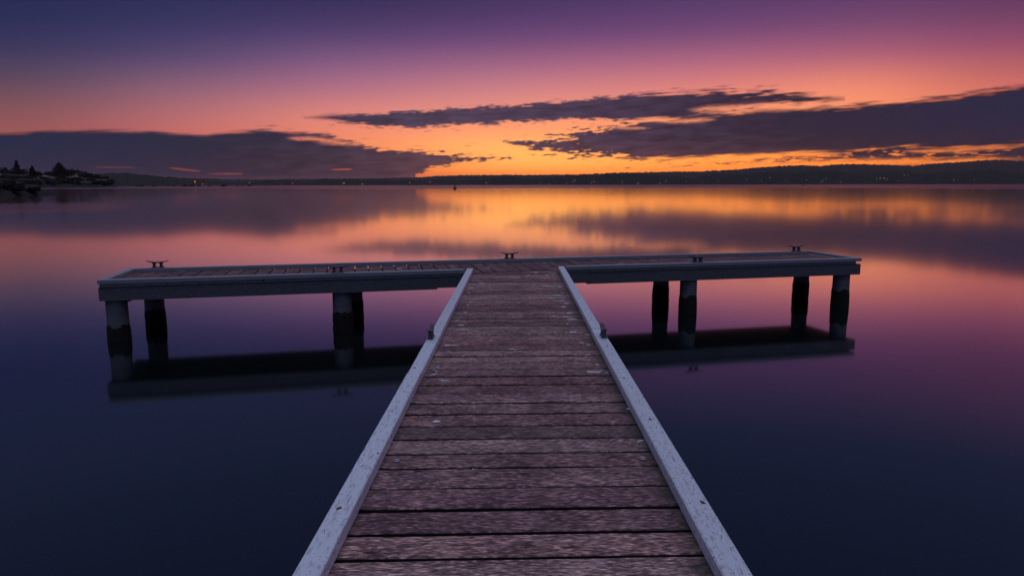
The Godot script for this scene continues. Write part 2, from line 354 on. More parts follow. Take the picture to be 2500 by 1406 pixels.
			# gaps that let the afterglow through
			for g in open:
				var q: float = (el - g[0]) / g[1] + n1 * 0.5 + n3 * 0.4
				d *= 1.0 - g[2] * exp(-q * q) * clampf(1.15 + n2 * 0.9 + n4 * 1.6, 0.0, 1.0)
			# a few thin scraps in the open sky close to the banks
			var gap_b := absf(el - bb) if az > -15.5 and az < 12.0 else 9.0
			var gap_a := absf(el - at) if az > -20.0 and az < 0.0 else 9.0
			var gap_c := minf(absf(el - ct), absf(el - cb)) if az > -4.0 and az < 16.0 else 9.0
			var near := smoothstep(0.75, 0.1, minf(minf(gap_a, gap_b), gap_c))
			d = maxf(d, smoothstep(0.38, 0.6, n3 + n2 * 0.4) * near * 0.75)
			d *= fade
			if d > 0.003:
				var v := lc.lerp(hc, smoothstep(0.8, 4.6, el)) / 255.0
				var c := Color(v.x, v.y, v.z).srgb_to_linear() * (1.0 + 0.42 * n1 + 0.22 * n3 + 0.10 * n2)
				small.set_pixel(x, y, small.get_pixel(x, y).lerp(c, clampf(d, 0.0, 0.995)))
	return small
# ------------------------------------------------------------------ materials
func make_materials() -> void:
	var w := 1024
	var h := 2048
	var fine := bytes_of(noise(3, 0.24, 4), 150, h, w, h)
	var mid := bytes_of(noise(5, 0.10, 4), 130, h, w, h)
	var blot := bytes_of(noise(7, 0.03, 4), 96, 512, w, h)
	var crack := bytes_of(noise(9, 0.055, 2), 22, h, w, h)
	var speck := bytes_of(noise(13, 0.3, 2), w, h, w, h, false)
	var col := PackedByteArray()
	col.resize(w * h * 3)
	var bump := PackedByteArray()
	bump.resize(w * h)
	var r := RandomNumberGenerator.new()
	r.seed = 77
	var knots := []
	for k in 12:
		knots.append([r.randi_range(80, 900), r.randi_range(0, 14), r.randf_range(14, 40), r.randi_range(30, 98)])
	for y in h:
		var strip := y / 128
		var tone := 0.62 + 0.66 * fmod(strip * 0.618, 1.0)
		var red := fmod(strip * 0.377, 1.0)
		for x in w:
			var i := y * w + x
			var f := fine[i] / 255.0
			var m := mid[i] / 255.0
			var b := blot[i] / 255.0
			var s := speck[i] / 255.0
			var streak := smoothstep(0.25, 0.75, m)
			var g := clampf(0.36 + (f - 0.5) * 1.05 + (streak - 0.5) * 0.34 + (b - 0.5) * 0.40 + (s - 0.5) * 0.4, 0.0, 1.0)
			var split := 1.0 - smoothstep(0.008, 0.030, absf(crack[i] / 255.0 - 0.44))
			split *= smoothstep(0.42, 0.60, b) * smoothstep(0.3, 0.5, f)
			for n in knots:
				if n[1] == strip:
					var q := Vector2((x - n[0]) / n[2], (y % 128 - n[3]) / 7.0).length()
					split = maxf(split, smoothstep(1.0, 0.5, q + (f - 0.5) * 0.8))
			var v := (0.06 + 0.78 * pow(g, 1.6) + 0.32 * smoothstep(0.62, 0.85, f) * streak) * tone
			v = lerpf(v, 0.022, split * 0.88)
			# green-black growth on the ends of the boards, ragged along the grain
			var u := float(x) / w
			var grow := smoothstep(0.0, 0.05, u - 0.895 + (b - 0.5) * 0.10 + (m - 0.5) * 0.16 + (f - 0.5) * 0.06)
			grow = maxf(grow, smoothstep(0.0, 0.05, 0.062 - u + (b - 0.5) * 0.06 + (m - 0.5) * 0.08) * 0.7)
			grow = clampf(grow, 0.0, 0.88)
			var c := Vector3(v * (1.18 + 0.18 * red), v * (0.68 - 0.06 * red + 0.08 * b), v * (0.62 + 0.05 * s))
			c = c.lerp(Vector3(0.017, 0.020, 0.010) * (0.6 + 0.8 * f), grow)
			if strip == 15:   # sawn sides of the boards, painted dark as shade in the gaps
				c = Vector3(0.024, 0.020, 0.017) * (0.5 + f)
			var k := i * 3
			col[k] = int(255.0 * pow(clampf(c.x, 0, 1), 0.4545))
			col[k + 1] = int(255.0 * pow(clampf(c.y, 0, 1), 0.4545))
			col[k + 2] = int(255.0 * pow(clampf(c.z, 0, 1), 0.4545))
			bump[i] = int(255.0 * clampf(0.25 + 0.45 * f + 0.3 * m - 0.5 * split, 0, 1))
	var wood_tex := texture_of(col, w, h)
	var wood_bump := texture_of(bump, w, h, Image.FORMAT_L8)
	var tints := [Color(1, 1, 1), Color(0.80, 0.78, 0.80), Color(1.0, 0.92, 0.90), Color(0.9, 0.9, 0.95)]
	tints.append_array([Color(0.66, 0.64, 0.64), Color(0.56, 0.55, 0.56), Color(0.62, 0.58, 0.57), Color(0.72, 0.70, 0.70)])   # same timber on the head, its dimmer light put into darker tints
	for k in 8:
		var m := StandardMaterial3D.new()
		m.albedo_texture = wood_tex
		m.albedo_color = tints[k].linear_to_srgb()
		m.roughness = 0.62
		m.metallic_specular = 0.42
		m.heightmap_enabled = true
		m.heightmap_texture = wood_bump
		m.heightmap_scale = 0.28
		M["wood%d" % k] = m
	# painted timber: worn white paint with dark mildew flecks along the grain
	w = 1024
	h = 256
	var wear := bytes_of(noise(41, 0.05, 5), 256, 256, w, h)
	var fleck := bytes_of(noise(43, 0.17, 4), 330, 256, w, h)
	var grain := bytes_of(noise(47, 0.3, 3), 64, 256, w, h)
	var check := bytes_of(noise(49, 0.03, 2), 40, 256, w, h)
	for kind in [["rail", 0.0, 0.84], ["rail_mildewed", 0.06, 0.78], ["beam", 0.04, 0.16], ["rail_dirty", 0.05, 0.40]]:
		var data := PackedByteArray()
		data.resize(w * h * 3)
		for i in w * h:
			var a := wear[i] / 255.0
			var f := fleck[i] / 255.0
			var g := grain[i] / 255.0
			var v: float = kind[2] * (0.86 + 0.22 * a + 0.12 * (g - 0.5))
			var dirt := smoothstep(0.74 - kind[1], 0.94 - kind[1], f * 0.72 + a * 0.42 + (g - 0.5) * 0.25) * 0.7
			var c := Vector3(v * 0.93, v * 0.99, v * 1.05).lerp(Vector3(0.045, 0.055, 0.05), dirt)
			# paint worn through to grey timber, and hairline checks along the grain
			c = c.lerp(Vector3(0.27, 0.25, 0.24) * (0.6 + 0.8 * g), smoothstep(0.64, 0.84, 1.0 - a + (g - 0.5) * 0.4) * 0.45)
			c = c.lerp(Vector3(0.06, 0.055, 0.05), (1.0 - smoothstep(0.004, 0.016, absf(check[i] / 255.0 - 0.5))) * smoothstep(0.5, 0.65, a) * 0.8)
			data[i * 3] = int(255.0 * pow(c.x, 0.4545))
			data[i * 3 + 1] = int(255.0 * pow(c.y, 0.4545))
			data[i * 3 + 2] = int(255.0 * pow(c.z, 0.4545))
		var m := StandardMaterial3D.new()
		m.albedo_texture = texture_of(data, w, h)
		m.roughness = 0.55
		m.metallic_specular = 0.45
		M[kind[0]] = m
	M.pile = textured_noise(Color(0.17, 0.175, 0.18), Color(0.22, 0.225, 0.23), 51, 0.02, 0.8, 1.0)
	M.oyster = textured_noise(Color(0.006, 0.006, 0.005), Color(0.040, 0.036, 0.028), 53, 0.12, 0.85, 3.0)
	M.beam_plain = paint(0.6, Color(0.145, 0.16, 0.172))
	M.bearer = paint(0.85, Color(0.06, 0.05, 0.045))
	M.steel = textured_noise(Color(0.06, 0.06, 0.062), Color(0.17, 0.17, 0.175), 57, 0.1, 0.42, 4.0)
	M.steel.metallic = 0.6
	M.bolt = paint(0.4, Color(0.45, 0.45, 0.45))
	M.bolt.metallic = 0.7
	M.rust = textured_noise(Color(0.10, 0.025, 0.008), Color(0.30, 0.10, 0.03), 59, 0.2, 0.9, 20.0)
	M.dropping = textured_noise(Color(0.60, 0.59, 0.57), Color(0.88, 0.87, 0.85), 61, 0.2, 0.9, 12.0)
	M.hill = textured_noise(Color(0.010, 0.014, 0.009), Color(0.032, 0.036, 0.024), 63, 0.1, 1.0, 0.02)
	M.leaf = paint(0.85, Color(0.030, 0.045, 0.022), 0.3)
	M.leaf_dark = paint(0.85, Color(0.022, 0.035, 0.02), 0.3)
	M.bark = paint(0.95, Color(0.07, 0.055, 0.045), 0.2)
	M.rock = textured_noise(Color(0.006, 0.006, 0.006), Color(0.020, 0.019, 0.018), 65, 0.1, 0.95, 0.25)
	M.white = paint(0.5, Color(0.20, 0.20, 0.21))
	M.cream = paint(0.8, Color(0.12, 0.115, 0.11))
	M.roof = paint(0.9, Color(0.045, 0.04, 0.04))
	M.glass = paint(0.1, Color(0.02, 0.02, 0.025))
	M.dark = paint(0.7, Color(0.03, 0.03, 0.035))
	M.hull = paint(0.5, Color(0.05, 0.05, 0.07))
	var warm := [Color(1.0, 0.62, 0.22), Color(0.95, 0.85, 0.70), Color(1.0, 0.30, 0.10)]
	for k in 3:
		var m := StandardMaterial3D.new()
		m.albedo_color = warm[k]
		m.emission_enabled = true
		m.emission = warm[k]
		m.emission_energy_multiplier = [2.6, 1.7, 2.6][k]
		M["lit%d" % k] = m

func textured_noise(a: Color, b: Color, sd: int, freq: float, rough: float, per_metre: float) -> StandardMaterial3D:
	var n := 256
	var data := bytes_of(noise(sd, freq, 5), n, n, n, n)
	var out := PackedByteArray()
	out.resize(n * n * 3)
	for i in n * n:
		var c := a.lerp(b, smoothstep(0.15, 0.85, data[i] / 255.0))
		out[i * 3] = int(255.0 * pow(c.r, 0.4545))
		out[i * 3 + 1] = int(255.0 * pow(c.g, 0.4545))
		out[i * 3 + 2] = int(255.0 * pow(c.b, 0.4545))
	var m := StandardMaterial3D.new()
	m.albedo_texture = texture_of(out, n, n)
	m.uv1_triplanar = true
	m.uv1_scale = Vector3.ONE * per_metre
	m.roughness = rough
	m.metallic_specular = 0.4
	return m

# ------------------------------------------------------------------ water
func make_water() -> void:
	var n := 1024
	var streak := noise(71, 0.004, 4)
	var swell := noise(73, 0.02, 3)
	var data := PackedByteArray()
	data.resize(n * n)
	var still := PackedByteArray()
	still.resize(n * n)
	var edge := [Vector2(-50, 480), Vector2(-36, 480), Vector2(-30, 460), Vector2(-20, 400), Vector2(-9, 330), Vector2(0, 340), Vector2(15, 400), Vector2(30, 350), Vector2(50, 380)]
	for y in n:
		for x in n:
			var px := (x + 0.5) / n * 1400.0 - 700.0
			var pz := (y + 0.5) / n * 1400.0 - 1100.0
			var dist := sqrt(px * px + pz * pz)
			var az := rad_to_deg(atan2(px, -pz))
			var s := streak.get_noise_2d(px * 0.35, pz * 1.6)
			var rough := CALM + 0.02 * swell.get_noise_2d(px, pz * 2.0)
			var ruffle := 0.0
			if pz < 0.0:
				ruffle = smoothstep(0.97, 1.12, dist / along(edge, az) + s * 0.25)
				ruffle = maxf(ruffle, smoothstep(26.0, 6.0, absf(dist - 96.0 - s * 12.0)) * smoothstep(-27.0, -34.0, az) * 0.8)
				rough = lerpf(rough, RUFFLED, ruffle)
			still[y * n + x] = int(255.0 * (1.0 - ruffle))
			data[y * n + x] = int(255.0 * clampf(rough, 0.0, 1.0))
	var calm := paint(1.0, Color(0.003, 0.008, 0.009), WATER_SPEC)
	calm.roughness_texture = texture_of(data, n, n, Image.FORMAT_L8)
	calm.roughness_texture_channel = BaseMaterial3D.TEXTURE_CHANNEL_RED
	calm.clearcoat_enabled = true
	calm.clearcoat = 1.0
	calm.clearcoat_roughness = CALM
	calm.clearcoat_texture = texture_of(still, n, n, Image.FORMAT_L8)
	var open := paint(RUFFLED, Color(0.003, 0.008, 0.009), WATER_SPEC)
	var st := start()
	var a := Vector3(-700, 0, -1100)
	var b := Vector3(700, 0, -1100)
	var c := Vector3(700, 0, 300)
	var d := Vector3(-700, 0, 300)
	quad(st, a, b, c, d, Vector3.UP, Vector2(0, 0), Vector2(1, 0), Vector2(1, 1), Vector2(0, 1))
	var mesh := done(st, true)
	st = start()
	var R := 15000.0
	quad(st, Vector3(-R, 0, -R), Vector3(R, 0, -R), b + Vector3(R - 700, 0, 0), a - Vector3(R - 700, 0, 0), Vector3.UP)
	quad(st, Vector3(-R, 0, -1100), a, d, Vector3(-R, 0, 300), Vector3.UP)
	quad(st, b, Vector3(R, 0, -1100), Vector3(R, 0, 300), c, Vector3.UP)
	quad(st, Vector3(-R, 0, 300), Vector3(R, 0, 300), Vector3(R, 0, R), Vector3(-R, 0, R), Vector3.UP)
	mesh = join(mesh, st)
	mesh.surface_set_material(0, calm)
	mesh.surface_set_material(1, open)
	var o := MeshInstance3D.new()
	o.name = "water"
	o.mesh = mesh
	add_child(o)
	o.position.y = -0.045
	o.set_meta("kind", "structure")

func join(mesh: ArrayMesh, st: SurfaceTool) -> ArrayMesh:
	st.generate_normals()
	return st.commit(mesh)

# ------------------------------------------------------------------ land
func ridge_ground(which: String, az: float, dist: float) -> float:
	var p: Array = LAND[which]
	var d0 := along(p[1], az)
	var dc: float = d0 + p[2]
	var h: float = EYE.y + dc * tan(deg_to_rad(along(p[0], az)))
	if dist <= d0:
		return -1.0
	if dist <= dc:
		var t := (dist - d0) / (dc - d0)
		return maxf(lerpf(0.4, h, sin(t * PI / 2.0)), 0.4)
	return h * (1.0 - smoothstep(dc, dc + p[2] * 1.5, dist))

var LAND := {}

func make_ridge(called: String, which: String, az0: float, az1: float, step: float, lump: float, sd: int) -> void:
	var p: Array = LAND[which]
	var n := noise(sd, 1.0, 4)
	var st := start()
	var rows := []
	var cuts := [-0.02, 0.0, 0.12, 0.3, 0.5, 0.7, 0.86, 1.0, 1.15, 1.6, 2.5]
	var az := az0
	while az <= az1:
		var row := []
		var d0 := along(p[1], az)
		for t in cuts:
			var dist: float = d0 + p[2] * t
			var y := ridge_ground(which, az, dist) if t > 0.0 else (-1.0 if t < 0.0 else 0.35)
			if t > 0.05 and t < 2.0:
				var away := dist * deg_to_rad(1.0)
				y += (n.get_noise_2d(az * away * 0.05, dist * 0.03) + 0.6 * n.get_noise_2d(az * away * 0.13 + 50.0, dist * 0.08)) * lump * clampf(y / (lump * 3.0), 0.15, 1.0)
			if t >= 2.5:
				y = -2.0
			row.append(toward(az, dist, y))
		rows.append(row)
		az += step
	for i in rows.size() - 1:
		for k in cuts.size() - 1:
			quad(st, rows[i][k], rows[i + 1][k], rows[i + 1][k + 1], rows[i][k + 1], Vector3.UP)
	structure(called, done(st), M.hill)

func leaf(st: SurfaceTool, at: Vector3, size: float, r: RandomNumberGenerator) -> void:
	var d := Vector3(r.randf_range(-1, 1), r.randf_range(-1, 1), r.randf_range(-1, 1)).normalized()
	var e := d.cross(Vector3(r.randf_range(-1, 1), r.randf_range(-1, 1), r.randf_range(-1, 1)).normalized()).normalized()
	var s := size * r.randf_range(0.6, 1.3)
	quad(st, at - d * s, at + e * s * 0.6, at + d * s, at - e * s * 0.6, d.cross(e))

func crown_lobes(wide: float, tall: float, lobes: int, leaves: int, size: float, sd: int, flat := 1.0) -> ArrayMesh:
	var r := RandomNumberGenerator.new()
	r.seed = sd
	var st := start()
	for k in lobes:
		var a := r.randf() * TAU
		var out := sqrt(r.randf()) * wide * 0.32
		var c := Vector3(cos(a) * out, tall * r.randf_range(0.25, 0.75), sin(a) * out)
		var rad := wide * r.randf_range(0.17, 0.30)
		for i in leaves / lobes:
			var d := Vector3(r.randf_range(-1, 1), r.randf_range(-0.8, 1), r.randf_range(-1, 1)).normalized() * rad * pow(r.randf(), 0.35)
			d.y *= flat * tall / wide * 1.05
			var q := c + d
			q.y = clampf(q.y, 0.0, tall)
			leaf(st, q, size, r)
	return done(st)

func crown_tiers(wide: float, tall: float, sd: int, size: float) -> ArrayMesh:
	var r := RandomNumberGenerator.new()
	r.seed = sd
	var st := start()
	var tiers := 15
	for k in tiers:
		var t := float(k) / (tiers - 1)
		var reach := wide * 0.5 * pow(1.0 - t * 0.96, 0.8) * r.randf_range(0.82, 1.12)
		for b in 8:
			var a := TAU * (b + r.randf() * 0.6) / 8.0 + k
			var steps := maxi(2, int(reach / (size * 0.9)))
			for i in steps + 1:
				var q := float(i) / steps
				for j in 3:
					leaf(st, Vector3(cos(a) * reach * q, tall * t + reach * 0.12 * q, sin(a) * reach * q) + Vector3(r.randf_range(-1, 1), r.randf_range(-0.7, 0.7), r.randf_range(-1, 1)) * size * 0.7, size, r)
	return done(st)

func limb_into(st: SurfaceTool, a: Vector3, b: Vector3, ra: float, rb: float) -> void:
	var d := (b - a).normalized()
	var s := d.cross(Vector3(0.3, 0.1, 1.0)).normalized()
	var t := d.cross(s)
	for k in 6:
		var p := s * cos(TAU * k / 6) + t * sin(TAU * k / 6)
		var q := s * cos(TAU * (k + 1) / 6) + t * sin(TAU * (k + 1) / 6)
		quad(st, a + p * ra, a + q * ra, b + q * rb, b + p * rb, p + q)

func trunk(height: float, radius: float, spread: float, sd: int, limbs := 4) -> ArrayMesh:
	var r := RandomNumberGenerator.new()
	r.seed = sd
	var st := start()
	limb_into(st, Vector3(0, -0.5, 0), Vector3(0, height * 0.5, 0), radius, radius * 0.7)
	limb_into(st, Vector3(0, height * 0.5, 0), Vector3(0, height, 0), radius * 0.7, radius * 0.2)
	for k in limbs:
		var a := TAU * k / limbs + r.randf()
		var y := height * r.randf_range(0.4, 0.7)
		limb_into(st, Vector3(0, y, 0), Vector3(cos(a) * spread, y + spread * 0.7, sin(a) * spread), radius * 0.4, radius * 0.1)
	return done(st)

func make_land() -> void:
	LAND = {
		"far": [FAR_RIDGE, [Vector2(-60, 4800), Vector2(60, 4800)], 1500.0],
		"mid": [MID_RIDGE, [Vector2(-40, 1350), Vector2(-28, 1450), Vector2(-20, 1900), Vector2(0, 2000), Vector2(15, 2200), Vector2(36, 2500), Vector2(50, 2500)], 420.0],
		"head": [[Vector2(-50, 0.5), Vector2(-38, 0.55), Vector2(-36.4, 0.5), Vector2(-34.4, 0.42), Vector2(-33, 0.45), Vector2(-31.8, 0.42), Vector2(-30.6, 0.22), Vector2(-29.7, -0.05)], [Vector2(-60, 860), Vector2(-20, 860)], 90.0],
	}
	make_ridge("far_hills", "far", -46.0, 46.0, 0.12, 9.0, 81)
	make_ridge("hills", "mid", -31.8, 44.0, 0.05, 4.5, 83)
	make_ridge("headland", "head", -50.0, -29.6, 0.1, 1.2, 85)
	# trees on the wooded headland, each where its top shows
	var k := 0
	for t in TREES:
		var front: bool = k >= 17
		var dist := 905.0 if front else 935.0 + (k % 3) * 8.0
		var ground := ridge_ground("head", t.x, dist)
		var top: float = EYE.y + dist * tan(deg_to_rad(t.y))
		var tall := maxf(top - ground, 4.0)
		var wide: float = t.z * dist * 1.15
		var at := toward(t.x, dist, ground)
		var kind := int(t.w)
		if kind == 0:
			var o := thing("norfolk_pine", ["tall narrow conifer with a pointed tiered crown, slimmest on the headland", "small pointed conifer rising just above the rounded headland trees", "broad tiered conifer, the widest and darkest pine on the headland"][[4, 6, 9].find(k)], "tree", at)
			part("trunk", trunk(tall * 0.97, 0.45, 1.0, 900 + k, 0), M.bark, o)
			part("crown", crown_tiers(wide, tall * 0.9, 940 + k, 0.7), M.leaf_dark, o, Vector3(0, tall * 0.1, 0))
		else:
			var o := thing("headland_tree", "low dark leafy tree on the headland slope in front of the taller ones" if front else "rounded dark leafy tree along the top of the headland", "tree", at, "low trees on the headland slope" if front else "round trees along the headland top")
			part("trunk", trunk(tall * 0.6, 0.35, wide * 0.25, 900 + k), M.bark, o)
			part("crown", crown_lobes(wide, tall * (0.55 if kind == 2 else 0.82), 9, 520, 0.75, 940 + k), M.leaf, o, Vector3(0, tall * (0.45 if kind == 2 else 0.18), 0))
		k += 1
	# scrub down to the water's edge
	rng.seed = 19
	var az := -37.2
	while az < -29.9:
		var dist := 868.0 + rng.randf_range(0.0, 12.0)
		var ground := ridge_ground("head", az, dist)
		var tall := rng.randf_range(3.2, 5.6)
		var o := thing("shore_bush", "dark scrubby bush at the water's edge below the headland trees", "bush", toward(az, dist, ground - 0.3), "bushes along the headland shore")
		part("stem", trunk(tall * 0.6, 0.2, tall * 0.3, 1200 + k), M.bark, o)
		part("crown", crown_lobes(tall * rng.randf_range(1.3, 1.9), tall, 7, 320, 0.6, 1240 + k), M.leaf_dark, o)
		az += rng.randf_range(0.24, 0.40)
		k += 1
	# rocky point with shrubs, nearer at the edge of the bay
	var st := start()
	var n := noise(87, 0.16, 4)
	var g := []
	for i in 29:
		var row := []
		for j in 29:
			var x := (i / 28.0 - 0.5) * 44.0
			var z := (j / 28.0 - 0.5) * 26.0
			var edge := 1.0 - maxf(absf(x) / 22.0, absf(z) / 13.0)
			row.append(Vector3(x, -0.8 + 1.5 * smoothstep(0.0, 0.16, edge) + n.get_noise_2d(x * 2.0, z * 2.0) * 0.5 * smoothstep(0.0, 0.2, edge), z))
		g.append(row)
	for i in 28:
		for j in 28:
			quad(st, g[i][j], g[i + 1][j], g[i + 1][j + 1], g[i][j + 1], Vector3.UP)
	structure("rocky_point", done(st), M.rock, Vector3(-136, 0, -165))
	var spots := [[-117.5, -157.0, 3.6, 1.7], [-116.6, -163.0, 3.4, 1.5], [-116.8, -168.5, 3.4, 1.3], [-120.5, -154.5, 4.2, 1.9], [-121.0, -161.0, 4.4, 2.2], [-121.5, -167.0, 4.6, 2.3], [-124.5, -155.0, 4.2, 2.0], [-126.5, -162.0, 5.0, 2.5], [-129.5, -156.0, 5.0, 2.2], [-133.5, -163.0, 5.4, 2.6], [-137.0, -156.0, 5.4, 2.4]]
	for s in spots:
		var o := thing("coastal_shrub", "low dark shrub growing on the rocky point at the edge of the bay", "shrub", Vector3(s[0], 0.45, s[1]), "shrubs on the rocky point")
		part("stem", trunk(s[3] * 0.7, 0.07, s[2] * 0.25, 300 + int(s[0])), M.bark, o)
		part("crown", crown_lobes(s[2], s[3], 9, 700, 0.24, 320 + int(s[0])), M.leaf_dark, o, Vector3(0, 0.1, 0))

func house(az: float, dist: float, wide: float, tall: float, label: String, sd: int) -> void:
	var ground := ridge_ground("head", az, dist)
	var o := thing("house", label, "house", toward(az, dist, ground - 0.6))
	o.rotation.y = -deg_to_rad(az)
	var deep := wide * 0.7
	part("wall", box(Vector3(-wide / 2, 0, -deep / 2), Vector3(wide / 2, tall, deep / 2)), M.cream, o)
	var st := start()
	var e := 0.4
	var a := Vector3(-wide / 2 - e, tall + 0.01, deep / 2 + e)
	var b := Vector3(wide / 2 + e, tall + 0.01, deep / 2 + e)
	var c := Vector3(wide / 2 + e, tall + 0.01, -deep / 2 - e)
	var d := Vector3(-wide / 2 - e, tall + 0.01, -deep / 2 - e)
	var r0 := Vector3(-wide / 2 - e, tall + deep * 0.3, 0)
	var r1 := Vector3(wide / 2 + e, tall + deep * 0.3, 0)
	quad(st, a, b, r1, r0, Vector3(0, 1, 1))
	quad(st, d, c, r1, r0, Vector3(0, 1, -1))
	tri(st, a, d, r0, Vector3.LEFT)
	tri(st, b, c, r1, Vector3.RIGHT)
	quad(st, a, b, c, d, Vector3.DOWN)
	part("roof", done(st), M.roof, o)
	for k in 3:
		var x := wide * (-0.3 + 0.3 * k)
		if k == 1:
			part("door", box(Vector3(x - 0.5, 0.6, deep / 2), Vector3(x + 0.5, 2.8, deep / 2 + 0.06)), M.dark, o)
		else:
			part("window", box(Vector3(x - 0.8, tall * 0.4, deep / 2), Vector3(x + 0.8, tall * 0.4 + 1.3, deep / 2 + 0.06)), M.glass, o)

func hull(length: float, beam: float, free: float) -> ArrayMesh:
	var st := start()
	var rows := []
	for i in 9:
		var t := i / 8.0
		var w: float = beam / 2 * (0.8 + 0.2 * sin(t * PI)) * (1.0 - pow(t, 4.0)) + 0.02
		var sheer := free * (1.0 + 0.35 * t * t)
		rows.append([Vector3(lerpf(-length / 2, length / 2, t), -0.15, 0), Vector3(lerpf(-length / 2, length / 2 * 0.9, t), -0.05, w * 0.7), Vector3(lerpf(-length / 2, length / 2, t), sheer, w), Vector3(lerpf(-length / 2, length / 2, t), sheer, -w), Vector3(lerpf(-length / 2, length / 2 * 0.9, t), -0.05, -w * 0.7)])
	var outs := [Vector3(0, -1, 0.6), Vector3(0, 0, 1), Vector3(0, 1, 0), Vector3(0, 0, -1), Vector3(0, -1, -0.6)]
	for i in 8:
		for k in 5:
			quad(st, rows[i][k], rows[i + 1][k], rows[i + 1][(k + 1) % 5], rows[i][(k + 1) % 5], outs[k])
	for k in range(1, 4):
		tri(st, rows[0][0], rows[0][k], rows[0][k + 1], Vector3.LEFT)
	return done(st)

func boat(at: Vector3, turn: float, length: float, mast: bool, m: Material, label: String, group: String) -> void:
	var o := thing("sailing_boat" if mast else "motor_boat", label, "boat", at, group)
	o.rotation.y = turn
	part("hull", hull(length, length * 0.34, length * 0.13), m, o)
	var st := start()
	var h := length * 0.13
	box_into(st, Vector3(-length * 0.2, h, -length * 0.11), Vector3(length * 0.18, h + length * (0.08 if mast else 0.16), length * 0.11))
	part("cabin", done(st), m, o)
	part("window", box(Vector3(-length * 0.17, h + length * 0.03, -length * 0.115), Vector3(length * 0.12, h + length * 0.065, length * 0.115)), M.glass, o)
	if mast:
		var s2 := start()
		limb_into(s2, Vector3(length * 0.05, h, 0), Vector3(length * 0.05, length * 1.25, 0), 0.09, 0.05)
		part("mast", done(s2), M.dark, o)
		var s3 := start()
		limb_into(s3, Vector3(length * 0.05, h + length * 0.2, 0), Vector3(-length * 0.4, h + length * 0.21, 0), 0.12, 0.1)
		part("boom", done(s3), M.dark, o)

